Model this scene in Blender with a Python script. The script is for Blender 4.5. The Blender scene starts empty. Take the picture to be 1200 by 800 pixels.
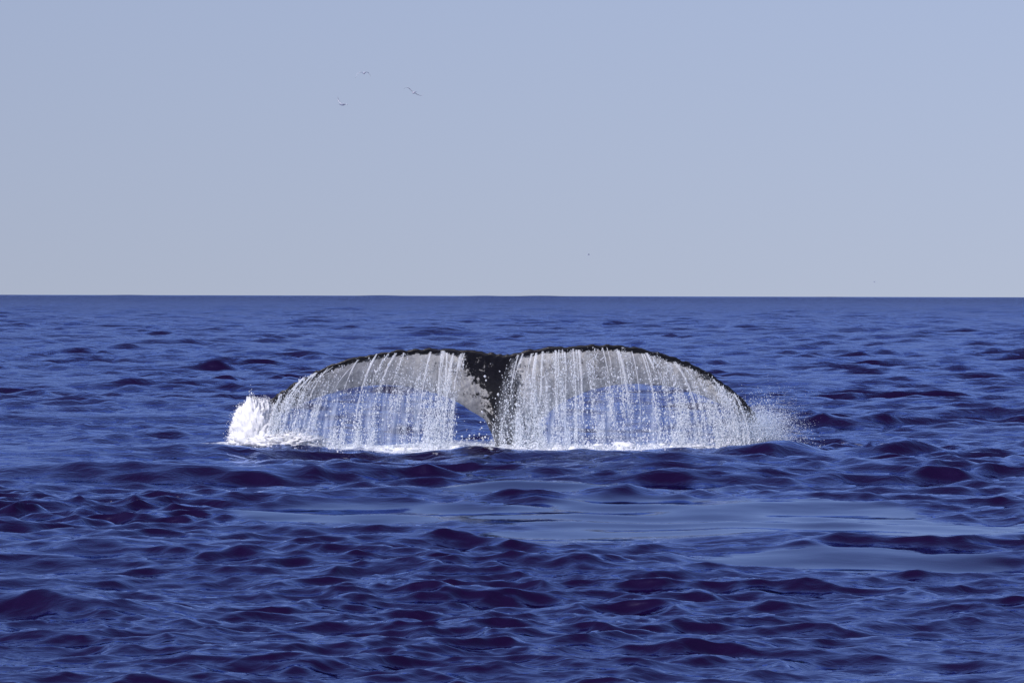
import bpy, bmesh, math, random
import numpy as np
from mathutils import Vector, Matrix

# ------------------------------------------------------------------ camera
FPX = 4000.0            # focal length in pixels of a 1200 px wide picture
CAM_H = 1.5             # eye height above the mean water level
HORIZON = 346.5
ROLL = 0.0025
D = 34.0                # distance of the tail
sc = bpy.context.scene
cam_d = bpy.data.cameras.new('camera')
cam = bpy.data.objects.new('camera', cam_d)
sc.collection.objects.link(cam)
cam_d.sensor_width = 36.0
cam_d.lens = FPX / 1200.0 * 36.0
cam_d.clip_start = 0.5
cam_d.clip_end = 60000.0
cam.matrix_world = (Matrix.Translation((0, 0, CAM_H)) @
                    Matrix.Rotation(math.radians(90) - math.atan((400 - HORIZON) / FPX), 4, 'X') @
                    Matrix.Rotation(ROLL, 4, 'Z'))
sc.camera = cam
sc.render.resolution_x, sc.render.resolution_y = 1024, 682

# ------------------------------------------------------------------ sky and sun
SUN_EL, SUN_AZ = 38.0, 215.0      # azimuth clockwise from +Y: behind the camera, to its left
w = bpy.data.worlds.new('World')
sc.world = w
w.use_nodes = True
nt = w.node_tree
nt.nodes.clear()
out = nt.nodes.new('ShaderNodeOutputWorld')
bg = nt.nodes.new('ShaderNodeBackground')
sky = nt.nodes.new('ShaderNodeTexSky')
sky.sky_type = 'NISHITA'
sky.sun_disc = False
sky.sun_elevation = math.radians(SUN_EL)
sky.sun_rotation = math.radians(SUN_AZ)
sky.altitude = 0
sky.air_density = 1.4
sky.dust_density = 2.0
sky.ozone_density = 5.0
# the air over this sea is even down to the horizon: read the sky model a little above each direction
stc = nt.nodes.new('ShaderNodeTexCoord')
lift = nt.nodes.new('ShaderNodeVectorMath')
lift.operation = 'ADD'
lift.inputs[1].default_value = (0, 0, 0.12)
nrmz = nt.nodes.new('ShaderNodeVectorMath')
nrmz.operation = 'NORMALIZE'
flatten = nt.nodes.new('ShaderNodeVectorMath')
flatten.operation = 'MULTIPLY'
flatten.inputs[1].default_value = (1, 1, 0.42)
nt.links.new(stc.outputs['Generated'], flatten.inputs[0])
nt.links.new(flatten.outputs[0], lift.inputs[0])
nt.links.new(lift.outputs[0], nrmz.inputs[0])
nt.links.new(nrmz.outputs[0], sky.inputs['Vector'])
tint = nt.nodes.new('ShaderNodeMix')
tint.data_type = 'RGBA'
tint.blend_type = 'MULTIPLY'
tint.inputs[0].default_value = 1.0
tint.inputs[7].default_value = (1.07, 0.86, 0.985, 1)
nt.links.new(sky.outputs[0], tint.inputs[6])
nt.links.new(tint.outputs[2], bg.inputs[0])
bg.inputs[1].default_value = 0.125
nt.links.new(bg.outputs[0], out.inputs[0])

sun_d = bpy.data.lights.new('sun', 'SUN')
sun_d.energy = 3.6
sun_d.angle = math.radians(0.53)
sun_d.color = (1.0, 0.975, 0.945)
sun = bpy.data.objects.new('sun', sun_d)
sc.collection.objects.link(sun)
el, az = math.radians(SUN_EL), math.radians(SUN_AZ)
to_sun = Vector((math.sin(az) * math.cos(el), math.cos(az) * math.cos(el), math.sin(el)))
sun.rotation_euler = to_sun.to_track_quat('Z', 'Y').to_euler()
sun.location = (0, 0, 50)

vs = sc.view_settings
vs.view_transform = 'Standard'
vs.look = 'None'
vs.exposure = 0.0
vs.gamma = 1.0
vs.use_curve_mapping = False
sc.render.engine = 'CYCLES'
sc.cycles.transparent_max_bounces = 24
sc.cycles.glossy_bounces = 1
sc.cycles.diffuse_bounces = 6

# ------------------------------------------------------------------ helpers
rng = np.random.default_rng(7)
C = sc.collection


def W(px, py, dist=D):
    """A photo pixel seen at a known distance -> a world point."""
    return np.array([(px - 600) * dist / FPX, dist,
                     CAM_H - (py - HORIZON - (px - 600) * ROLL) * dist / FPX])


def on_sea(px, py):
    """A photo pixel -> the point of the mean water level it shows."""
    dist = CAM_H * FPX / (py - HORIZON - (px - 600) * ROLL)
    return (px - 600) * dist / FPX, dist


def mesh_np(name, co, faces, smooth=True):
    """Mesh from numpy arrays; faces is (n,3) or (n,4)."""
    me = bpy.data.meshes.new(name)
    n, k = faces.shape
    me.vertices.add(len(co))
    me.vertices.foreach_set('co', np.ascontiguousarray(co, dtype=np.float32).ravel())
    me.loops.add(n * k)
    me.polygons.add(n)
    me.polygons.foreach_set('loop_start', np.arange(0, n * k, k, dtype=np.int32))
    me.polygons.foreach_set('loop_total', np.full(n, k, dtype=np.int32))
    me.loops.foreach_set('vertex_index', np.ascontiguousarray(faces, dtype=np.int32).ravel())
    me.update(calc_edges=True)
    me.polygons.foreach_set('use_smooth', np.full(n, smooth, dtype=bool))
    return me


def attr(me, name, values):
    a = me.attributes.new(name, 'FLOAT', 'POINT')
    a.data.foreach_set('value', np.ascontiguousarray(values, dtype=np.float32))


def obj(name, me, mat=None, parent=None, label=None, cat=None, group=None, kind=None):
    o = bpy.data.objects.new(name, me)
    C.objects.link(o)
    if mat is not None and me is not None and len(me.materials) == 0:
        me.materials.append(mat)
    if parent is not None:
        o.parent = parent
    for k, v in (('label', label), ('category', cat), ('group', group), ('kind', kind)):
        if v:
            o[k] = v
    return o


def grid_faces(nr, nc, wrap=False):
    r = np.arange(nr - 1)[:, None]
    c = np.arange(nc if wrap else nc - 1)[None, :]
    c2 = (c + 1) % nc
    a = r * nc + c
    b = r * nc + c2
    return np.stack([a, b, b + nc, a + nc], axis=-1).reshape(-1, 4)


def smoothstep(a, b, x):
    t = np.clip((x - a) / (b - a), 0, 1)
    return t * t * (3 - 2 * t)


LAT = np.random.default_rng(3).random((256, 256))


def vnoise(x, y):
    """Smooth value noise 0..1"""
    xi_, yi_ = np.floor(x).astype(int), np.floor(y).astype(int)
    fx_, fy_ = x - xi_, y - yi_
    fx_, fy_ = fx_ * fx_ * (3 - 2 * fx_), fy_ * fy_ * (3 - 2 * fy_)
    g_ = lambda a, b: LAT[a % 256, b % 256]
    return (g_(xi_, yi_) * (1 - fx_) + g_(xi_ + 1, yi_) * fx_) * (1 - fy_) + (g_(xi_, yi_ + 1) * (1 - fx_) + g_(xi_ + 1, yi_ + 1) * fx_) * fy_


class Nodes:
    def __init__(self, name):
        self.m = bpy.data.materials.new(name)
        self.m.use_nodes = True
        self.t = self.m.node_tree
        self.t.nodes.clear()

    def n(self, typ, **kw):
        nd = self.t.nodes.new(typ)
        for k, v in kw.items():
            if k.startswith('i_'):
                key = k[2:]
                key = int(key) if key.isdigit() else key.replace('_', ' ')
                nd.inputs[key].default_value = v
            else:
                setattr(nd, k, v)
        return nd

    def l(self, a, b):
        self.t.links.new(a, b)


# ------------------------------------------------------------------ materials
def water_material():
    N = Nodes('sea_water')
    o = N.n('ShaderNodeOutputMaterial')
    body = N.n('ShaderNodeBsdfDiffuse')
    body.inputs['Color'].default_value = (0.0068, 0.0013, 0.0165, 1)
    gl = N.n('ShaderNodeBsdfGlossy')
    slick = N.n('ShaderNodeAttribute', attribute_name='slick')
    gc = N.n('ShaderNodeMix', data_type='RGBA')
    N.l(slick.outputs['Fac'], gc.inputs[0])
    gc.inputs[6].default_value = (0.42, 0.56, 1.0, 1)
    gc.inputs[7].default_value = (0.52, 0.66, 1.0, 1)  # lighter tint in the slick paints in a brighter sky reflection
    N.l(gc.outputs[2], gl.inputs['Color'])
    gl.inputs['Roughness'].default_value = 0.03
    fr = N.n('ShaderNodeFresnel', i_0=1.43)
    p = N.n('ShaderNodeMixShader')
    N.l(fr.outputs[0], p.inputs[0])
    N.l(body.outputs[0], p.inputs[1])
    N.l(gl.outputs[0], p.inputs[2])
    geo = N.n('ShaderNodeNewGeometry')
    calm = N.n('ShaderNodeAttribute', attribute_name='ripple')
    prev = None
    farc = N.n('ShaderNodeAttribute', attribute_name='far_chop')
    for sx, sy, dist, det in ((0.55, 0.30, 0.26, 2.0), (1.3, 2.2, 0.040, 2.0), (5.0, 7.5, 0.013, 1.0), (14.0, 19.0, 0.0055, 1.0), (34.0, 44.0, 0.0016, 0.0)):
        mp = N.n('ShaderNodeMapping')
        mp.inputs['Scale'].default_value = (sx, sy, 1.0)
        mp.inputs['Rotation'].default_value = (0, 0, 0.12)
        N.l(geo.outputs['Position'], mp.inputs['Vector'])
        nz = N.n('ShaderNodeTexNoise', noise_dimensions='3D')
        nz.inputs['Scale'].default_value = 1.0
        nz.inputs['Detail'].default_value = det
        nz.inputs['Roughness'].default_value = 0.55
        nz.inputs['Distortion'].default_value = 0.35
        N.l(mp.outputs[0], nz.inputs['Vector'])
        b = N.n('ShaderNodeBump')
        ds = N.n('ShaderNodeMath', operation='MULTIPLY', i_1=dist)
        N.l((farc if sx < 1 else calm).outputs['Fac'], ds.inputs[0])
        N.l(ds.outputs[0], b.inputs['Distance'])
        if sx > 4:                                  # small ripples have sharp crests
            r1 = N.n('ShaderNodeMath', operation='SUBTRACT', i_1=0.5)
            N.l(nz.outputs['Fac'], r1.inputs[0])
            r2 = N.n('ShaderNodeMath', operation='ABSOLUTE')
            N.l(r1.outputs[0], r2.inputs[0])
            r3 = N.n('ShaderNodeMath', operation='MULTIPLY', i_1=-1.6)
            N.l(r2.outputs[0], r3.inputs[0])
            N.l(r3.outputs[0], b.inputs['Height'])
        else:
            N.l(nz.outputs['Fac'], b.inputs['Height'])
        if prev is not None:
            N.l(prev.outputs[0], b.inputs['Normal'])
        prev = b
    for nd in (body, gl, fr):
        N.l(prev.outputs[0], nd.inputs['Normal'])
    # aerated white water round the tail, and ripple glints painted in the same white
    fo = N.n('ShaderNodeAttribute', attribute_name='foam_glints')
    fn = N.n('ShaderNodeTexNoise')
    fn.inputs['Scale'].default_value = 9.0
    fn.inputs['Detail'].default_value = 6.0
    fn.inputs['Roughness'].default_value = 0.7
    N.l(geo.outputs['Position'], fn.inputs['Vector'])
    ad = N.n('ShaderNodeMath', operation='ADD')
    N.l(fo.outputs['Fac'], ad.inputs[0])
    N.l(fn.outputs['Fac'], ad.inputs[1])
    rp = N.n('ShaderNodeMapRange')
    rp.inputs['From Min'].default_value = 0.92
    rp.inputs['From Max'].default_value = 1.18
    N.l(ad.outputs[0], rp.inputs['Value'])
    fb = N.n('ShaderNodeBsdfPrincipled')
    fb.inputs['Base Color'].default_value = (0.78, 0.82, 0.86, 1)
    fb.inputs['Roughness'].default_value = 0.5
    mx = N.n('ShaderNodeMixShader')
    N.l(rp.outputs[0], mx.inputs[0])
    N.l(p.outputs[0], mx.inputs[1])
    N.l(fb.outputs[0], mx.inputs[2])
    N.l(mx.outputs[0], o.inputs['Surface'])
    return N.m


def whale_material():
    N = Nodes('wet_whale_skin')
    o = N.n('ShaderNodeOutputMaterial')
    p = N.n('ShaderNodeBsdfPrincipled')
    tc = N.n('ShaderNodeTexCoord')
    at = N.n('ShaderNodeAttribute', attribute_name='pale')
    n1 = N.n('ShaderNodeTexNoise', i_Scale=9.0, i_Detail=7.0, i_Roughness=0.7)
    n2 = N.n('ShaderNodeTexNoise', i_Scale=38.0, i_Detail=5.0, i_Roughness=0.65)
    N.l(tc.outputs['Object'], n1.inputs['Vector'])
    N.l(tc.outputs['Object'], n2.inputs['Vector'])
    a1 = N.n('ShaderNodeMath', operation='MULTIPLY_ADD', i_1=1.4)
    N.l(n1.outputs['Fac'], a1.inputs[0])
    N.l(at.outputs['Fac'], a1.inputs[2])
    a2 = N.n('ShaderNodeMath', operation='MULTIPLY_ADD', i_1=0.9)
    N.l(n2.outputs['Fac'], a2.inputs[0])
    N.l(a1.outputs[0], a2.inputs[2])
    mr = N.n('ShaderNodeMapRange', i_1=1.58, i_2=1.70)
    N.l(a2.outputs[0], mr.inputs['Value'])
    cr = N.n('ShaderNodeMix', data_type='RGBA')
    N.l(mr.outputs[0], cr.inputs[0])
    cr.inputs[6].default_value = (0.006, 0.006, 0.009, 1)
    pale = N.n('ShaderNodeMix', data_type='RGBA')
    n3 = N.n('ShaderNodeTexNoise', i_Scale=4.5, i_Detail=8.0, i_Roughness=0.75, i_Distortion=0.8)
    N.l(tc.outputs['Object'], n3.inputs['Vector'])
    m3 = N.n('ShaderNodeMapRange', i_1=0.36, i_2=0.64)
    N.l(n3.outputs['Fac'], m3.inputs['Value'])
    N.l(m3.outputs[0], pale.inputs[0])
    pale.inputs[6].default_value = (0.25, 0.25, 0.25, 1)
    pale.inputs[7].default_value = (0.55, 0.54, 0.52, 1)
    N.l(pale.outputs[2], cr.inputs[7])
    N.l(cr.outputs[2], p.inputs['Base Color'])
    p.inputs['Roughness'].default_value = 0.3
    p.inputs['Specular IOR Level'].default_value = 0.3
    b = N.n('ShaderNodeBump', i_Strength=0.5, i_Distance=0.01)
    N.l(n2.outputs['Fac'], b.inputs['Height'])
    N.l(b.outputs[0], p.inputs['Normal'])
    N.l(p.outputs[0], o.inputs['Surface'])
    return N.m


def drop_material(name, col, clear, rough=0.12, trans=0.35):
    """Aerated falling water: white scatter with a wet gloss, partly clear."""
    N = Nodes(name)
    o = N.n('ShaderNodeOutputMaterial')
    p = N.n('ShaderNodeBsdfPrincipled')
    p.inputs['Base Color'].default_value = (*col, 1)
    p.inputs['Roughness'].default_value = rough
    p.inputs['IOR'].default_value = 1.333
    tl = N.n('ShaderNodeBsdfTranslucent')
    tl.inputs['Color'].default_value = (*col, 1)
    m1 = N.n('ShaderNodeMixShader', i_0=trans)
    N.l(p.outputs[0], m1.inputs[1])
    N.l(tl.outputs[0], m1.inputs[2])
    tr = N.n('ShaderNodeBsdfTransparent')
    m2 = N.n('ShaderNodeMixShader', i_0=clear)
    N.l(m1.outputs[0], m2.inputs[1])
    N.l(tr.outputs[0], m2.inputs[2])
    N.l(m2.outputs[0], o.inputs['Surface'])
    return N.m


def film_material():
    N = Nodes('thin_water_film')
    o = N.n('ShaderNodeOutputMaterial')
    p = N.n('ShaderNodeBsdfPrincipled')
    p.inputs['Base Color'].default_value = (0.72, 0.80, 0.92, 1)
    p.inputs['Roughness'].default_value = 0.15
    p.inputs['IOR'].default_value = 1.333
    geo = N.n('ShaderNodeNewGeometry')
    mp = N.n('ShaderNodeMapping')
    mp.inputs['Scale'].default_value = (16.0, 3.0, 1.6)
    N.l(geo.outputs['Position'], mp.inputs['Vector'])
    nz = N.n('ShaderNodeTexNoise', i_Scale=1.0, i_Detail=6.0, i_Roughness=0.7, i_Distortion=0.4)
    N.l(mp.outputs[0], nz.inputs['Vector'])
    at = N.n('ShaderNodeAttribute', attribute_name='thick')
    mr = N.n('ShaderNodeMapRange', i_1=0.34, i_2=0.68, i_3=0.05, i_4=0.75)
    N.l(nz.outputs['Fac'], mr.inputs['Value'])
    mu = N.n('ShaderNodeMath', operation='MULTIPLY')
    N.l(mr.outputs[0], mu.inputs[0])
    N.l(at.outputs['Fac'], mu.inputs[1])
    tr = N.n('ShaderNodeBsdfTransparent')
    tl = N.n('ShaderNodeBsdfTranslucent')
    tl.inputs['Color'].default_value = (0.72, 0.80, 0.92, 1)
    m1 = N.n('ShaderNodeMixShader', i_0=0.4)
    N.l(p.outputs[0], m1.inputs[1])
    N.l(tl.outputs[0], m1.inputs[2])
    mx = N.n('ShaderNodeMixShader')
    N.l(mu.outputs[0], mx.inputs[0])
    N.l(tr.outputs[0], mx.inputs[1])
    N.l(m1.outputs[0], mx.inputs[2])
    N.l(mx.outputs[0], o.inputs['Surface'])
    return N.m


def plain(name, col, rough=0.6):
    N = Nodes(name)
    o = N.n('ShaderNodeOutputMaterial')
    p = N.n('ShaderNodeBsdfPrincipled')
    tc = N.n('ShaderNodeTexCoord')
    nz = N.n('ShaderNodeTexNoise', i_Scale=14.0, i_Detail=3.0)
    N.l(tc.outputs['Object'], nz.inputs['Vector'])
    mx = N.n('ShaderNodeMix', data_type='RGBA')
    N.l(nz.outputs['Fac'], mx.inputs[0])
    mx.inputs[6].default_value = (*[c * 0.8 for c in col], 1)
    mx.inputs[7].default_value = (*[min(1, c * 1.2) for c in col], 1)
    N.l(mx.outputs[2], p.inputs['Base Color'])
    p.inputs['Roughness'].default_value = rough
    N.l(p.outputs[0], o.inputs['Surface'])
    return N.m


M_SEA = water_material()
M_WHALE = whale_material()
M_DROP = drop_material('falling_drops', (0.88, 0.92, 0.97), 0.3)
M_STREAM = drop_material('falling_stream', (0.86, 0.90, 0.95), 0.68)
M_FOAM = drop_material('white_spray', (0.94, 0.96, 1.0), 0.0, 0.5, 0.4)
M_FILM = film_material()
M_MIST = drop_material('fine_mist', (0.86, 0.92, 1.0), 0.3, 0.5, 0.5)

# ------------------------------------------------------------------ the sea
SEA_A, SEA_B = 1.15e-4, 0.0038
rows = [12.0]
while rows[-1] < 22000:
    y = rows[-1]
    rows.append(y + min(SEA_A * y * y, SEA_B * y * (1 + max(0.0, y - 900) / 1500)))
rows = np.array(rows)
dense = np.linspace(-0.168, 0.168, 620)
side = 0.168 + np.cumsum(np.linspace(0.0008, 0.012, 40))
cols = np.concatenate([-side[::-1], dense, side])
RY, CT = np.meshgrid(rows, cols, indexing='ij')
X0, Y0 = (CT * RY).ravel(), RY.ravel().copy()
spacing = np.gradient(rows)
SP = np.repeat(spacing, len(cols))


def ellipse(px, py, rx, ry, soft=0.6):
    """Soft patch on the sea round the place a pixel shows; radii given as pixels there."""
    x, y = on_sea(px, py)
    y2 = on_sea(px, py + ry)[1]
    rw = rx * y / FPX
    q = np.sqrt(((X0 - x) / rw) ** 2 + ((Y0 - y) / (y - y2)) ** 2)
    return 1 - smoothstep(1 - soft, 1 + soft, q)


wob = np.zeros_like(X0)
calm = np.zeros_like(X0)
for e in ((830, 607, 300, 26, .5), (1080, 622, 220, 16, .5), (690, 571, 190, 9, .5), (1010, 655, 190, 13, .6),
          (430, 600, 170, 13, .6), (640, 628, 120, 12, .6)):
    calm = np.maximum(calm, ellipse(*e))
calm = smoothstep(0.25, 0.75, calm * (0.55 + 0.75 * vnoise(X0 * 1.1 + 0.8 * vnoise(Y0, X0), Y0 * 0.9)) + 0.12 * calm)
rough_patch = np.maximum(ellipse(110, 592, 190, 28, .7), ellipse(1040, 522, 160, 10, .7))
near_tail = np.exp(-(((Y0 - D) / 3.2) ** 2)) * np.exp(-((X0 / 4.5) ** 2))

DX, DY, DZ = np.zeros_like(X0), np.zeros_like(X0), np.zeros_like(X0)
far_fade = 1 + 0.4 * smoothstep(60, 300, Y0) - 0.8 * smoothstep(1200, 8000, Y0)
# octave: (longest wavelength, waves, rms slope, directional spread)
octaves = [(120.0, 18, 0.012, 1.0), (18.0, 20, 0.008, 0.5), (9.0, 26, 0.020, 0.6), (4.5, 36, 0.040, 0.6), (2.2, 44, 0.066, 0.8),
           (1.1, 48, 0.120, 0.85), (0.55, 52, 0.165, 0.95), (0.28, 48, 0.15, 1.05), (0.14, 36, 0.105, 1.1)]
for lam0, nw, srms, spread in octaves:
    lam_min = lam0 * 0.5
    sel = np.nonzero(SP < lam0 * 0.45)[0]
    x, y = X0[sel], Y0[sel]
    fade = 1 - smoothstep(lam_min * 0.30, lam0 * 0.45, SP[sel])
    g = fade * far_fade[sel]
    if lam0 > 2:
        g = g * (1 + (1.0 if lam0 > 4 else 1.3) * smoothstep(40, 160, y))
    elif lam0 > 0.5:
        g = g * (1 + 1.1 * smoothstep(34, 80, y))
    if lam0 > 50:
        g = g * smoothstep(500, 1600, y)
    near = 1 - smoothstep(22, 45, y)
    g = g * (1 - (0.32 if lam0 > 0.6 else 0.06) * near) * (1 - 0.22 * (1 - smoothstep(14.5, 20, y)))
    if lam0 <= 2.3:
        g = g * (1 - (0.93 if lam0 < 0.6 else 0.55 if lam0 < 1.2 else -0.25) * calm[sel])
    if lam0 <= 0.6:
        g = g * (1 + 0.8 * rough_patch[sel])
    if lam0 > 2.5:
        g = g * (1 - 0.65 * near_tail[sel])
    # gusty patches of stronger and weaker chop
    gust = 0.88 + 0.48 * np.sin(x * 0.7 + 2.1 * np.sin(y * 0.23 + lam0)) * np.sin(y * 0.31 + 1.7 * np.sin(x * 0.33))
    if lam0 < 3:
        g = g * gust
    zx, zy, zz = np.zeros_like(x), np.zeros_like(x), np.zeros_like(x)
    for i in range(nw):
        lam = lam0 * 2 ** (-rng.random())
        k = 2 * math.pi / lam
        th = -math.pi / 2 + 0.16 + rng.normal(0, spread)      # travelling towards the camera
        amp = srms * math.sqrt(2.0 / nw) / k
        kx, ky = k * math.cos(th), k * math.sin(th)
        ph = kx * x + ky * y + rng.random() * 2 * math.pi
        zz += amp * np.cos(ph)
        s = amp * np.sin(ph)
        zx -= s * math.cos(th)
        zy -= s * math.sin(th)
    chop = 1.15 if lam0 > 0.3 else 0.9
    zy -= 0.85 * zz                                 # crests lean forward
    DX[sel] += chop * g * zx
    DY[sel] += chop * g * zy
    DZ[sel] += g * zz


def ridge(px, py, length, height, width, slant=0.0):
    """One single wave standing at the place a pixel shows: length and width in metres."""
    x, y = on_sea(px, py)
    u = X0 - x
    v = Y0 - y - slant * u - 0.12 * np.sin(u * 2.3 + px)
    DZ[:] += height * np.exp(-(u / length) ** 2) * np.exp(-(v / width) ** 2)
    DY[:] -= 0.5 * height * np.exp(-(u / length) ** 2) * np.exp(-(v / width) ** 2)


ridge(425, 531, 0.85, -0.085, 0.8, 0.0)
ridge(420, 556, 1.1, 0.05, 0.42, 0.05)
ridge(640, 538, 0.9, 0.10, 0.40, -0.05)
ridge(800, 546, 0.6, 0.08, 0.40, 0.05)
ridge(905, 538, 0.55, 0.17, 0.34, 0.10)
ridge(1055, 536, 0.42, 0.14, 0.22, 0.0)
ridge(60, 715, 0.75, 0.12, 0.30, -0.15)
ridge(110, 556, 1.6, 0.12, 0.5, -0.1)
ridge(480, 640, 0.6, 0.07, 0.35, 0.05)
ridge(720, 668, 0.8, 0.06, 0.30, 0.05)

# white water: round the tail and a thin trail to its left, then painted glints
foam_glints = np.zeros_like(X0)
q = np.sqrt(((X0 + 0.05) / 2.75) ** 2 + ((Y0 - D + 0.05) / 1.0) ** 2)
foam_glints = np.maximum(foam_glints, 0.62 * (1 - smoothstep(0.72, 1.08, q)))
q2 = np.sqrt((X0 / 3.2) ** 2 + ((Y0 - D + 0.7) / 1.7) ** 2)
foam_glints = np.maximum(foam_glints, 0.30 * (1 - smoothstep(0.6, 1.1, q2)))
foam_glints = np.maximum(foam_glints, 0.50 * ellipse(245, 523, 55, 4, .5))
foam_glints = np.maximum(foam_glints, 0.40 * ellipse(1030, 520, 60, 5, .6))  # sparkle on the chop, painted as white flecks
foam_glints = np.maximum(foam_glints, 0.30 * ellipse(110, 585, 150, 16, .6))  # glints on fine ripples, their light painted into the colour
foam_glints = np.maximum(foam_glints, 0.16)

co = np.stack([X0 + DX, Y0 + DY, DZ], axis=1)
me = mesh_np('sea', co, grid_faces(len(rows), len(cols)))
attr(me, 'ripple', (1 - 0.88 * calm) * (0.45 + 0.55 * smoothstep(20, 45, Y0) + 1.2 * smoothstep(40, 400, Y0) + 5.0 * smoothstep(150, 1500, Y0)) * (1 + 0.3 * rough_patch))
attr(me, 'far_chop', smoothstep(90, 350, Y0))
attr(me, 'slick', smoothstep(0.35, 1.0, calm))
attr(me, 'foam_glints', foam_glints)
sea = obj('sea', me, M_SEA, label='deep blue choppy open sea reaching to the horizon', kind='structure')


# ------------------------------------------------------------------ the whale's tail
TOP = [(276, 545), (284, 522), (296, 494), (308, 475), (320, 465), (340, 452), (365, 438), (395, 425), (430, 416),
       (470, 410), (510, 408), (545, 410), (575, 413), (592, 416), (610, 412), (640, 407), (680, 405), (715, 404),
       (745, 407), (775, 414), (805, 424), (830, 436), (855, 454), (875, 471), (888, 490), (900, 515), (908, 545)]
BOT = [(280, 548), (290, 528), (304, 503), (320, 488), (335, 480), (355, 470), (382, 460), (408, 453), (438, 449),
       (470, 450), (505, 457), (535, 468), (560, 484), (592, 500), (628, 494), (652, 474), (682, 459), (712, 451),
       (742, 448), (770, 449), (797, 453), (822, 461), (846, 472), (866, 486), (880, 500), (890, 520), (902, 548)]


def spline(pts, n):
    p = np.array(pts, float)
    t = np.arange(len(p))
    ts = np.linspace(0, len(p) - 1, n)
    i = np.clip(ts.astype(int), 0, len(p) - 2)
    f = (ts - i)[:, None]
    pm = p[np.clip(i - 1, 0, len(p) - 1)]
    pn = p[np.clip(i + 2, 0, len(p) - 1)]
    a, b = p[i], p[i + 1]
    return 0.5 * (2 * a + (b - pm) * f + (2 * pm - 5 * a + 4 * b - pn) * f ** 2 + (3 * a - pm - 3 * b + pn) * f ** 3)


NU, NCH = 220, 22
tp, bp = spline(TOP, NU), spline(BOT, NU)
u = np.linspace(-1, 1, NU)
mid = np.abs((tp[:, 0] - 592) / 300)
y_top = D - 0.26 * (1 - 0.6 * smoothstep(0.6, 1.0, mid))
y_bot = D + 0.22 * (1 - 0.7 * smoothstep(0.5, 1.0, mid))
T3 = np.array([W(a[0], a[1], yy) for a, yy in zip(tp, y_top)])
B3 = np.array([W(a[0], a[1], yy) for a, yy in zip(bp, y_bot)])
T3[:, 2] += 0.007 * np.sin(u * 130 + 2 * np.sin(u * 23)) + 0.022 * (vnoise(u * 95 + 200, u * 0 + 4.4) - 0.6)     # ragged trailing edge
tmax = 0.05 + 0.11 * np.exp(-(mid / 0.25) ** 2) + 0.03 * (1 - smoothstep(0.3, 1.0, mid))
span = np.gradient((T3 + B3) / 2, axis=0)
nrm = np.cross(span, B3 - T3)
nrm /= np.linalg.norm(nrm, axis=1)[:, None]
nrm[nrm[:, 1] > 0] *= -1                                              # towards the camera side
cs = np.linspace(0, 1, NCH)
xi = 1 - cs
prof = 5 * (0.2969 * np.sqrt(xi) - 0.126 * xi - 0.3516 * xi ** 2 + 0.2843 * xi ** 3 - 0.1015 * xi ** 4)
front, back = [], []
for c, pf in zip(cs, prof):
    base = T3 * (1 - c) + B3 * c + nrm * 0.05 * math.sin(math.pi * c)
    h = (0.011 + tmax * pf)[:, None]
    front.append(base + nrm * h)
    back.append(base - nrm * h)
loop = np.array(front + back[::-1])                # (2*NCH, NU, 3) closed section loop
nl = loop.shape[0]
vs_ = loop.transpose(1, 0, 2).reshape(-1, 3)       # NU rows of nl points
fc = grid_faces(NU, nl, wrap=True)
bm = bmesh.new()
bv = [bm.verts.new(v) for v in vs_]
for f in fc:
    bm.faces.new([bv[i] for i in f])
bm.faces.new(bv[:nl][::-1])
bm.faces.new(bv[-nl:])


def tube(bm, rings, nseg=20):
    """rings: (centre, half width x, half depth y)"""
    prev = None
    first = None
    for (c, rx, ry) in rings:
        r = [bm.verts.new((c[0] + rx * math.cos(2 * math.pi * i / nseg), c[1] + ry * math.sin(2 * math.pi * i / nseg), c[2]))
             for i in range(nseg)]
        if prev:
            for i in range(nseg):
                bm.faces.new((prev[i], prev[(i + 1) % nseg], r[(i + 1) % nseg], r[i]))
        else:
            first = r
        prev = r
    bm.faces.new(first[::-1])
    bm.faces.new(prev)


ped = [(W(588, 424, D - 0.10), 0.07, 0.05), (W(587, 434, D - 0.06), 0.20, 0.11), (W(588, 450, D + 0.02), 0.27, 0.18),
       (W(592, 470, D + 0.10), 0.285, 0.24), (W(599, 490, D + 0.18), 0.27, 0.30), (W(607, 510, D + 0.25), 0.255, 0.36),
       (W(614, 530, D + 0.32), 0.27, 0.42), (W(620, 570, D + 0.5), 0.33, 0.50), (W(625, 640, D + 0.9), 0.46, 0.62),
       (W(628, 740, D + 1.5), 0.62, 0.78), (W(630, 860, D + 2.2), 0.85, 1.0)]
tube(bm, ped)
bmesh.ops.recalc_face_normals(bm, faces=bm.faces)
me = bpy.data.meshes.new('whale_source')
bm.to_mesh(me)
bm.free()
src = bpy.data.objects.new('whale_source', me)
C.objects.link(src)
r = src.modifiers.new('remesh', 'REMESH')
r.mode = 'VOXEL'
r.voxel_size = 0.0125
s = src.modifiers.new('smooth', 'SMOOTH')
s.iterations = 6
s.factor = 0.5
dg = bpy.context.evaluated_depsgraph_get()
wm = bpy.data.meshes.new_from_object(src.evaluated_get(dg))
bpy.data.objects.remove(src)
nv = len(wm.vertices)
vc = np.empty(nv * 3, np.float32)
wm.vertices.foreach_get('co', vc)
vc = vc.reshape(-1, 3).astype(float)
# knobbly skin
vc += (0.0015 * np.sin(vc[:, 0] * 61 + 3 * np.sin(vc[:, 2] * 37)) * np.sin(vc[:, 2] * 53 + vc[:, 1] * 40))[:, None] * np.array([0.3, 0.6, 0.8])
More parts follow.
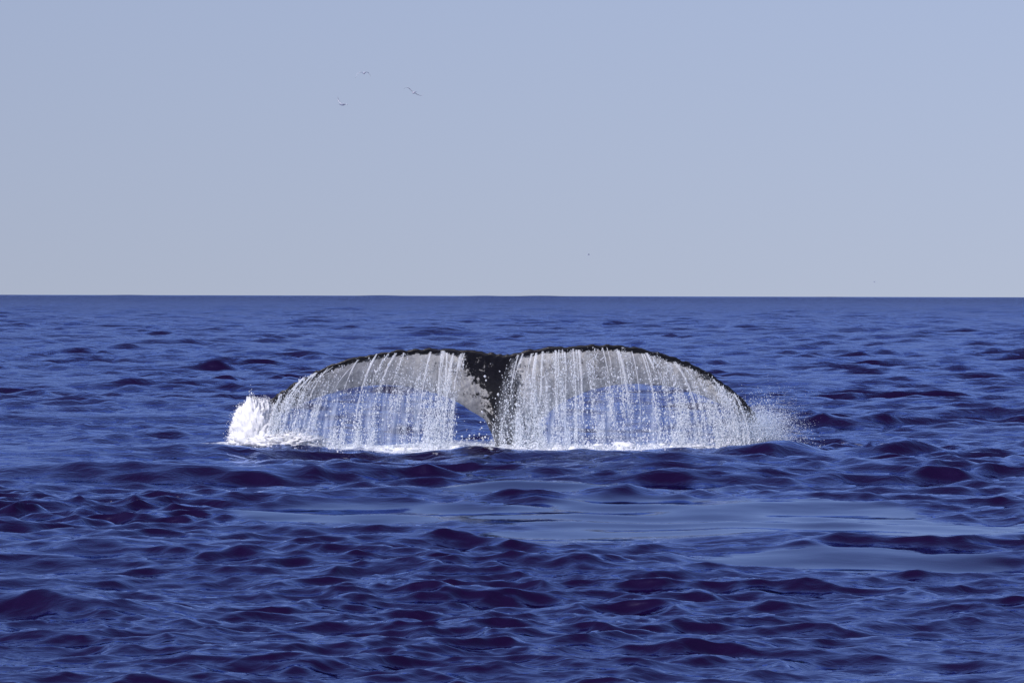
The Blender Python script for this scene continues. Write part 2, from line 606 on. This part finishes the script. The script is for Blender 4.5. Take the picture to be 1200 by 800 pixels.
# the pale underside: large patches with a dark rim along the trailing edge, dark stock
px = vc[:, 0] * FPX / vc[:, 1] + 600
py = HORIZON + (CAM_H - vc[:, 2]) * FPX / vc[:, 1] + (px - 600) * ROLL
ytop = np.interp(px, tp[:, 0], tp[:, 1])
depth = py - ytop
pale = smoothstep(2.5, 10.0, depth)
pale *= 1 - 0.5 * np.exp(-((px - 556) / 15) ** 2) * (1 - smoothstep(22, 45, depth))
pale *= 1 - 0.55 * np.exp(-((px - 590 + 2 * 0) / 26) ** 2) * 1.0
stock_x = 585 + np.clip(py - 440, 0, 200) * 0.35
half = 18 + 10 * smoothstep(440, 520, py)
pale *= 0.36 + 0.64 * smoothstep(half - 22, half + 14, np.abs(px - stock_x))
pale *= np.where(vc[:, 1] > D + 0.30, 0.0, 1.0)
pale *= 1 - 0.6 * smoothstep(200, 270, np.abs(px - 592)) * (1 - smoothstep(10, 30, depth))
wm.vertices.foreach_set('co', vc.astype(np.float32).ravel())
wm.update()
attr(wm, 'pale', pale * 0.74)
wm.polygons.foreach_set('use_smooth', np.ones(len(wm.polygons), dtype=bool))
wm.name = 'whale'
wm.materials.clear()
base_pt = W(610, 522.5, D)
whale = obj('whale', wm, M_WHALE,
            label='black whale tail with pale mottled flukes arched above the water, tips drooping into the sea', cat='whale')
print('whale verts', nv)

# ------------------------------------------------------------------ falling water
OCTA = np.array([(1, 0, 0), (-1, 0, 0), (0, 1, 0), (0, -1, 0), (0, 0, 1), (0, 0, -1)], float)
OCTF = np.array([(0, 2, 4), (2, 1, 4), (1, 3, 4), (3, 0, 4), (2, 0, 5), (1, 2, 5), (3, 1, 5), (0, 3, 5)])


TETRA = np.array([(1, 1, 1), (-1, -1, 1), (-1, 1, -1), (1, -1, -1)], float) * 0.8
TETF = np.array([(0, 2, 1), (0, 1, 3), (0, 3, 2), (1, 2, 3)])


def mist(name, pos, rad):
    n = len(pos)
    k = TETRA[None] * rad[:, None, None] * rng.uniform(0.6, 1.4, (n, 4, 1))
    v = (pos[:, None, :] + k).reshape(-1, 3)
    f = (TETF[None] + 4 * np.arange(n)[:, None, None]).reshape(-1, 3)
    return mesh_np(name, v, f, smooth=True)


def drops(name, pos, rad, stretch=1.0, direction=None):
    """Many little drops in one mesh; stretch along z (or a per-drop direction)."""
    n = len(pos)
    k = OCTA[None] * rad[:, None, None]
    k = k * rng.uniform(0.75, 1.3, (n, 6, 1))
    st = np.broadcast_to(np.asarray(stretch, float), (n,))
    if direction is None:
        k[:, :, 2] *= st[:, None]
    else:
        d = direction / (np.linalg.norm(direction, axis=1)[:, None] + 1e-9)
        along = np.einsum('nij,nj->ni', k, d)
        k = k + (along * (st - 1)[:, None])[:, :, None] * d[:, None, :]
    v = (pos[:, None, :] + k).reshape(-1, 3)
    f = (OCTF[None] + 6 * np.arange(n)[:, None, None]).reshape(-1, 3)
    return mesh_np(name, v, f, smooth=True)


def edge_top(px):
    return np.interp(px, tp[:, 0], tp[:, 1])


def edge_y(px):
    return np.interp(px, tp[:, 0], y_top)


def fall(px0, s, out):
    """Point on the path of water that left the trailing edge at px0; s 0..1 down to the sea."""
    t3x = (px0 - 600) * D / FPX
    z0 = CAM_H - (edge_top(px0) - HORIZON) * D / FPX - 0.004 - 0.05 * vnoise(px0 * 0.21, px0 * 0.0 + 1.5)
    z = z0 * (1 - s) - 0.11 * s
    x = t3x + out * (1 - np.exp(-2.6 * s))
    y = edge_y(px0) - 0.06 - 0.16 * np.sqrt(np.maximum(s, 0))
    return x, y, z


def outward(px0):
    """How far water drifts sideways while it falls (metres)."""
    l = -0.34 * smoothstep(0, 170, 560 - px0) * (1 - 0.75 * smoothstep(185, 232, 560 - px0)) - 0.04 - 0.10 * smoothstep(525, 549, px0)
    r_ = -0.19 + 0.22 * smoothstep(0, 60, px0 - 596) + 0.24 * smoothstep(40, 240, px0 - 592) * (1 - 0.6 * smoothstep(240, 275, px0 - 592))
    return np.where(px0 < 580, l, r_)


def cascade(name, lo, hi, nstream, label, sharp_edge):
    root = bpy.data.objects.new(name, None)
    C.objects.link(root)
    x_, y_, z_ = fall(np.array([(lo + hi) / 2]), np.array([1.0]), np.array([0.0]))
    root.location = (x_[0], y_[0], 0)
    root['label'] = label
    root['category'] = 'falling water'
    root['group'] = 'water pouring off the flukes'
    off = np.array([x_[0], y_[0], 0.0])
    starts = np.sort(rng.uniform(lo, hi, nstream))
    P, R, S = [], [], []
    for x0 in starts:
        o = float(outward(np.array([x0]))[0]) * rng.uniform(0.6, 1.35) + rng.normal(0, 0.015)
        strength = rng.random() ** 1.6 + 0.1
        # ---- the stream itself: an uneven, beaded rope of water
        s_end = rng.uniform(0.12, 0.8)
        ns = 46
        s_ = np.linspace(0.0, s_end, ns)
        cx, cy, cz = fall(np.full(ns, x0), s_, o)
        wig = 0.010 * np.cumsum(rng.normal(0, 0.35, ns))
        cx = cx + wig * s_
        dy = rng.normal(0, 0.03)
        cy = cy + dy * s_
        rad = (0.004 + 0.009 * strength * rng.random()) * (1 - 0.55 * s_ / s_end) * (0.45 + 1.2 * vnoise(s_ * 14 + x0, s_ * 0 + x0 * 0.7))
        rad = np.clip(rad, 0.002, 0.022)
        a = np.arange(6) / 6 * 2 * math.pi
        ring = np.stack([np.cos(a) * 1.25, np.sin(a) * 0.8, np.zeros(6)], 1)
        v = np.stack([cx, cy, cz], 1)[:, None, :] + ring[None] * rad[:, None, None]
        v = v.reshape(-1, 3) - off
        obj('water_stream', mesh_np('water_stream', v, grid_faces(ns, 6, wrap=True)), M_STREAM, root)
        # ---- beads breaking off it
        n = int(150 * strength + 10)
        s2 = rng.random(n) ** 0.6
        bx, by, bz = fall(np.full(n, x0), s2, o)
        spread_ = 0.006 + 0.05 * s2
        P.append(np.stack([bx + rng.normal(0, 1, n) * spread_, by + dy * s2 + rng.normal(0, 0.03, n), bz + rng.normal(0, .02, n)], 1))
        R.append(0.0022 + 0.0058 * rng.random(n) ** 3)
        S.append(rng.uniform(1.0, 2.8, n))
    # ---- ropes, veils and gaps of finer drops between the streams
    n = int((hi - lo) * 420)
    x0 = rng.uniform(lo, hi, n)
    s2 = rng.random(n) ** 0.8
    den = (0.55 * vnoise(x0 * 0.16, s2 * 1.5) + 0.45 * vnoise(x0 * 0.42 + 40, s2 * 4.0)) * (0.55 + 0.9 * vnoise(x0 * 0.035 + 9, s2 * 2.2 + 5))
    den = np.clip((den - 0.26) * 2.3, 0.02, 1) ** 1.5 * (0.35 + 0.65 * s2)
    keep = rng.random(n) < den
    x0, s2, den = x0[keep], s2[keep], den[keep]
    n = len(x0)
    bx, by, bz = fall(x0, s2, outward(x0))
    P.append(np.stack([bx + rng.normal(0, .004, n), by + rng.normal(0, 0.07, n), bz + rng.normal(0, .01, n)], 1))
    R.append((0.0013 + 0.0042 * rng.random(n) ** 3) * (0.8 + 0.6 * den))
    S.append(rng.uniform(1.0, 3.0, n))
    # ---- bright large drops
    n = int((hi - lo) * 1.3)
    x0 = rng.uniform(lo - (22 if sharp_edge == 'none' else 0), hi, n)
    s2 = rng.random(n) ** 0.55
    bx, by, bz = fall(x0, s2, outward(x0))
    P.append(np.stack([bx, by + rng.normal(0, 0.08, n) - 0.04, bz], 1))
    R.append(0.004 + 0.0085 * rng.random(n) ** 1.5)
    S.append(rng.uniform(0.9, 1.5, n))
    P, R, S = np.concatenate(P), np.concatenate(R), np.concatenate(S)
    ok = P[:, 2] > -0.12
    obj('falling_drops', drops('falling_drops', P[ok] - off, R[ok], S[ok]), M_DROP, root, kind='stuff')
    # ---- thin broken film the streams run in
    nx, nz_ = 150, 40
    gx, gs = np.meshgrid(np.linspace(lo, hi, nx), np.linspace(0.02, 1.0, nz_), indexing='ij')
    gx, gs = gx.ravel(), gs.ravel()
    fx, fy, fz = fall(gx, gs, outward(gx))
    fy = fy + 0.03 * np.sin(gx * 0.35) * gs + 0.015 * np.sin(gx * 1.1 + 4 * gs) + 0.05
    me = mesh_np('water_film', np.stack([fx, fy, fz], 1) - off, grid_faces(nx, nz_))
    th = 0.18 + 0.72 * smoothstep(0.1, 0.7, gs)
    if sharp_edge == 'hi':
        th *= smoothstep(0, 12, gx - lo) * (0.55 + 0.45 * smoothstep(0, 25, hi - gx))
    else:
        th *= smoothstep(0, 12, hi - gx) * smoothstep(0, 10, gx - lo)
    th *= 0.45 + 0.95 * vnoise(gx * 0.05 + 3, gs * 1.8 + 2)
    attr(me, 'thick', th)
    obj('water_film', me, M_FILM, root)
    print(name, 'drops', ok.sum())
    return root


cascade('water_cascade', 328, 549, 28, 'curtain of water streams falling off the fluke that ends in the dense white splash', 'hi')
cascade('water_cascade', 596, 864, 30, 'curtain of water streams falling off the fluke that ends in thin fanned spray', 'none')

# ------------------------------------------------------------------ white splashes
def make_splash_dense():
    P, R = [], []
    # tall rounded burst round the fluke tip
    for (cx, cy, rx, rz, n, rr) in ((300, 512, 27, 44, 4500, 0.006), (308, 496, 19, 26, 2200, 0.006), (330, 521, 46, 15, 3500, 0.006),
                                    (372, 524, 40, 11, 1800, 0.0055), (286, 517, 20, 17, 1500, 0.006)):
        c = W(cx, cy, D - 0.15)
        g = rng.normal(0, 1, (n, 3))
        g /= np.linalg.norm(g, axis=1)[:, None]
        # lumpy, spiky radius
        a = np.arctan2(g[:, 2], g[:, 0])
        lump = 1 + 0.10 * np.sin(a * 9 + cx) + 0.07 * np.sin(a * 17 + g[:, 1] * 6) + 0.06 * np.sin(a * 31)
        rad = rng.random(n) ** 0.45 * lump * (1 + 0.16 * rng.exponential(0.5, n) * (rng.random(n) < 0.35))
        P.append(c + g * rad[:, None] * np.array([rx, 0.8 * rx, rz]) * D / FPX)
        R.append(rr * (0.35 + 1.0 * rng.random(n) ** 3))
    P, R = np.concatenate(P), np.concatenate(R)
    ok = P[:, 2] > -0.06
    P, R = P[ok], R[ok]
    c = W(305, 522, D - 0.15)
    return drops('splash', P, R, rng.uniform(1, 2.4, len(P)), P - c)


def make_splash_mist():
    P = []
    for (cx, cy, rx, rz, n) in ((299, 510, 27, 42, 16000), (307, 494, 19, 26, 7000), (332, 520, 46, 15, 9000), (286, 516, 18, 17, 5000)):
        g = rng.normal(0, 1, (n, 3))
        g /= np.linalg.norm(g, axis=1)[:, None]
        a = np.arctan2(g[:, 2], g[:, 0])
        lump = 0.86 + 0.30 * vnoise(a * 4 + 20, g[:, 1] * 3 + cx) + 0.16 * vnoise(a * 13 + 50, g[:, 1] * 6 + cx)
        rad = (0.70 + 0.36 * rng.random(n) ** 1.6) * lump
        P.append(W(cx, cy, D - 0.17) + g * rad[:, None] * np.array([rx, 0.8 * rx, rz]) * D / FPX)
    P = np.concatenate(P)
    P = P[P[:, 2] > -0.05]
    return mist('spray_mist', P, 0.0016 + 0.0030 * rng.random(len(P)) ** 2)


def lumps(name, spec, nu_=72, nv_=40):
    """Solid heart of the white water: rough lumps of froth."""
    V, F, n0 = [], [], 0
    for (cx, cy, rx, rz, dy) in spec:
        th = np.linspace(0, 2 * np.pi, nu_, endpoint=False)
        ph = np.linspace(0.02, np.pi - 0.02, nv_)
        P_, T_ = np.meshgrid(ph, th, indexing='ij')
        d = np.stack([np.sin(P_) * np.cos(T_), np.sin(P_) * np.sin(T_), np.cos(P_)], -1).reshape(-1, 3)
        b = 1 + 0.10 * np.sin(d[:, 0] * 7 + cx) * np.sin(d[:, 2] * 9) + 0.08 * np.sin(d[:, 0] * 17 + d[:, 1] * 13) * np.sin(d[:, 2] * 19 + cy) \
            + 0.10 * rng.normal(0, 1, len(d)).clip(-1.5, 1.5)
        V.append(W(cx, cy, D + dy) + d * b[:, None] * np.array([rx, rx * 0.7, rz]) * D / FPX)
        F.append(grid_faces(nv_, nu_, wrap=True) + n0)
        n0 += len(d)
    return mesh_np(name, np.concatenate(V), np.concatenate(F))


sp = bpy.data.objects.new('splash', None)
C.objects.link(sp)
sp.location = W(305, 522, D - 0.15)
sp['label'] = 'dense rounded white splash thrown up by the drooping fluke tip'
sp['category'] = 'splash'
for nm, mesh_ in (('flying_drops', make_splash_dense()), ('spray_mist', make_splash_mist()),
                  ('foam_heart', lumps('foam_heart', ((298, 509, 25, 38, -.24), (308, 494, 17, 23, -.18), (333, 520, 46, 13, -.29), (286, 516, 17, 15, -.24))))):
    mesh_.transform(Matrix.Translation(-sp.location))
    obj(nm, mesh_, M_FOAM, sp, kind='stuff')


def make_splash_fan():
    n = 22000
    c = W(880, 519, D - 0.12)
    ang = np.radians(rng.normal(72, 26, n))
    sp = 2.9 * rng.random(n) ** 0.6 * (1 - 0.22 * np.abs(ang - 1.2))
    vx, vz = sp * np.cos(ang), sp * np.sin(ang)
    jet = np.sin(ang * 23) * 0.5 + 0.5
    keep = rng.random(n) < 0.35 + 0.65 * jet
    t = rng.random(n) * 0.42
    x = c[0] + rng.normal(0, 0.05, n) + vx * t
    z = c[2] + vz * t - 4.9 * t * t
    y = c[1] + rng.normal(0, 0.12, n) + rng.normal(0, 0.25, n) * t
    keep &= z > -0.05
    P = np.stack([x, y, z], 1)[keep]
    R = (0.0012 + 0.0036 * rng.random(n) ** 4)[keep]
    dirs = np.stack([vx, np.zeros(n), vz - 9.8 * t], 1)[keep]
    n2 = 6000                                      # the thick foot of the spray
    g = rng.normal(0, 1, (n2, 3)) * np.array([0.13, 0.12, 0.14])
    g[:, 2] = np.abs(g[:, 2])
    P2 = W(888, 515, D - 0.12) + g
    P = np.concatenate([P, P2])
    R = np.concatenate([R, 0.0022 + 0.004 * rng.random(n2) ** 2])
    dirs = np.concatenate([dirs, g])
    return drops('splash', P, R, rng.uniform(1, 2.2, len(P)), dirs)


sf = bpy.data.objects.new('splash', None)
C.objects.link(sf)
sf.location = W(888, 519, D - 0.12)
sf['label'] = 'thin fanned spray of white droplets flung sideways from the fluke tip'
sf['category'] = 'splash'
g = rng.normal(0, 1, (15000, 3)) * np.array([0.17, 0.12, 0.19])
g[:, 2] = np.abs(g[:, 2])
g[:, 0] += 0.25 * g[:, 2] + 0.05
for nm, mesh_ in (('flying_drops', make_splash_fan()), ('spray_mist', mist('spray_mist', W(885, 520, D - 0.14) + g, 0.0012 + 0.0022 * rng.random(len(g)) ** 2))):
    mesh_.transform(Matrix.Translation(-sf.location))
    obj(nm, mesh_, M_MIST, sf, kind='stuff')


def make_churn():
    """The broken white water where the curtain lands."""
    n = 11000
    px_ = np.concatenate([rng.uniform(300, 545, int(n * .42)), rng.uniform(545, 592, int(n * .06)), rng.uniform(592, 900, n - int(n * .42) - int(n * .06))])
    lumpx = vnoise(px_ * 0.09, px_ * 0 + 3.3) * vnoise(px_ * 0.3, px_ * 0 + 7.7) * 2.2
    h = rng.exponential(0.05, n) * (0.25 + lumpx)
    y = D - 0.42 + rng.normal(0, 0.20, n)
    hole = (px_ > 545) & (px_ < 592)
    y = np.where(hole, D + 0.25 + rng.normal(0, 0.3, n), y)
    h = np.where(hole, h * 0.6, h)
    P = np.stack([(px_ - 600) * D / FPX, y, h - 0.02 - 0.07 * np.exp(-((px_ - 425) / 90) ** 2)], 1)
    R = 0.0022 + 0.008 * rng.random(n) ** 4
    return drops('foam_strip', P, R, rng.uniform(0.8, 1.8, n))


cw = bpy.data.objects.new('foam_strip', None)
C.objects.link(cw)
cw.location = (0, D - 0.4, 0)
cw['label'] = 'strip of churned white water under the falling curtains'
cw['category'] = 'white water'
spec = []
for k in range(80):
    x_ = rng.uniform(385, 880)
    if 538 < x_ < 588:
        continue
    spec.append((x_, 524 + 7 * math.exp(-((x_ - 425) / 90) ** 2) + rng.uniform(-3, 3), rng.uniform(2.5, 8), rng.uniform(1.2, 4.0), -0.42 + rng.normal(0, 0.12)))
for nm, mesh_ in (('flying_drops', make_churn()), ('foam_heart', lumps('foam_heart', spec, 28, 16))):
    mesh_.transform(Matrix.Translation(-cw.location))
    obj(nm, mesh_, M_FOAM, cw, kind='stuff')

# ------------------------------------------------------------------ gulls
M_GULL = drop_material('gull_grey_plumage', (0.70, 0.74, 0.84), 0.0, 0.7, 0.5)
M_GULL_DARK = drop_material('gull_dark_wing_tips', (0.58, 0.62, 0.70), 0.0, 0.7, 0.5)


def gull_mesh(left, right, heading):
    """left/right: wing joints from the shoulder outwards as (out, up, back) in metres."""
    bm = bmesh.new()
    prof_ = [(-0.30, 0.004, 0.02), (-0.22, 0.03, 0.0), (-0.10, 0.058, 0.0), (0.03, 0.065, 0.0), (0.12, 0.05, 0.01),
             (0.17, 0.036, 0.025), (0.21, 0.036, 0.03), (0.245, 0.018, 0.026), (0.285, 0.004, 0.018)]
    prev = None
    for (yy, rr, zz) in prof_:
        ring = [bm.verts.new((rr * math.cos(a), yy, zz + 0.9 * rr * math.sin(a))) for a in [i * math.pi / 4 for i in range(8)]]
        if prev:
            for i in range(8):
                bm.faces.new((prev[i], prev[(i + 1) % 8], ring[(i + 1) % 8], ring[i]))
        prev = ring
    # fan tail
    tv = [bm.verts.new(v) for v in ((-0.02, -0.27, 0.024), (0.02, -0.27, 0.024), (0.07, -0.40, 0.03), (-0.07, -0.40, 0.03),
                                    (-0.02, -0.27, 0.012), (0.02, -0.27, 0.012), (0.07, -0.40, 0.024), (-0.07, -0.40, 0.024))]
    for f in ((0, 1, 2, 3), (7, 6, 5, 4), (0, 4, 5, 1), (1, 5, 6, 2), (2, 6, 7, 3), (3, 7, 4, 0)):
        bm.faces.new([tv[i] for i in f])
    for sgn, jl in ((-1, left), (1, right)):
        prev = None
        nj = len(jl)
        for i, (o_, up, bk) in enumerate(jl):
            ch = [0.17, 0.17, 0.14, 0.09, 0.02][min(i, 4)] if nj == 5 else 0.15 * (1 - i / nj) + 0.02
            th = 0.016 * (1 - 0.8 * i / nj)
            pts = [(0.30 * ch, 0), (0.0, th), (-0.7 * ch, 0.0), (0.0, -th)]
            ring = [bm.verts.new((sgn * o_, 0.05 - bk + a, 0.03 + up + b)) for a, b in pts]
            if prev:
                for q_ in range(4):
                    f = bm.faces.new((prev[q_], prev[(q_ + 1) % 4], ring[(q_ + 1) % 4], ring[q_]))
                    f.material_index = 1 if i == nj - 1 else 0
            prev = ring
    bmesh.ops.recalc_face_normals(bm, faces=bm.faces)
    for f in bm.faces:
        f.smooth = True
    me_ = bpy.data.meshes.new('gull')
    bm.to_mesh(me_)
    bm.free()
    me_.materials.append(M_GULL)
    me_.materials.append(M_GULL_DARK)
    return me_


def gull(px, py, dist, left, right, heading, roll, pitch, label):
    o = obj('gull', gull_mesh(left, right, heading), None, None, label, 'gull', 'gulls in the sky')
    o.location = W(px, py, dist)
    o.rotation_euler = (math.radians(pitch), math.radians(roll), math.radians(heading))
    return o


gull(426, 86, 165, [(0.03, 0, 0), (0.18, 0.0, 0), (0.30, -0.08, .02), (0.38, -0.20, .06), (0.42, -0.34, .10)],
     [(0.03, 0, 0), (0.14, 0.03, 0), (0.22, -0.01, .03), (0.28, -0.09, .06), (0.32, -0.17, .1)], 12, 4, 0,
     'gull with both wings arched downward, high in the pale sky')
gull(484, 109, 165, [(0.03, 0, 0), (0.18, 0.09, 0), (0.32, 0.15, .02), (0.44, 0.13, .06), (0.52, 0.04, .12)],
     [(0.03, 0, 0), (0.18, -0.06, 0), (0.32, -0.09, .02), (0.44, -0.06, .06), (0.50, 0.06, .12)], 15, 12, 0,
     'gull gliding banked, one wing raised and the other dipped in an S curve')
gull(401, 123, 190, [(0.03, 0, 0), (0.15, 0.05, 0), (0.25, 0.12, .02), (0.32, 0.22, .05), (0.34, 0.36, .10)],
     [(0.03, 0, 0), (0.15, 0.02, 0), (0.25, 0.03, .03), (0.32, 0.01, .07), (0.38, -0.03, .12)], -35, 6, 0,
     'gull with one wing lifted steeply, below the arched gull')
flat = [(0.03, 0, 0), (0.18, 0.06, 0), (0.34, 0.10, .02), (0.48, 0.09, .06), (0.58, 0.05, .12)]
gull(689.5, 298.5, 520, flat, flat, 80, 0, 0, 'tiny far gull, the higher of two specks above the horizon')
gull(1024.5, 330.5, 700, flat, flat, 60, 0, 0, 'tiny far gull just above the horizon line, the lower of two specks')
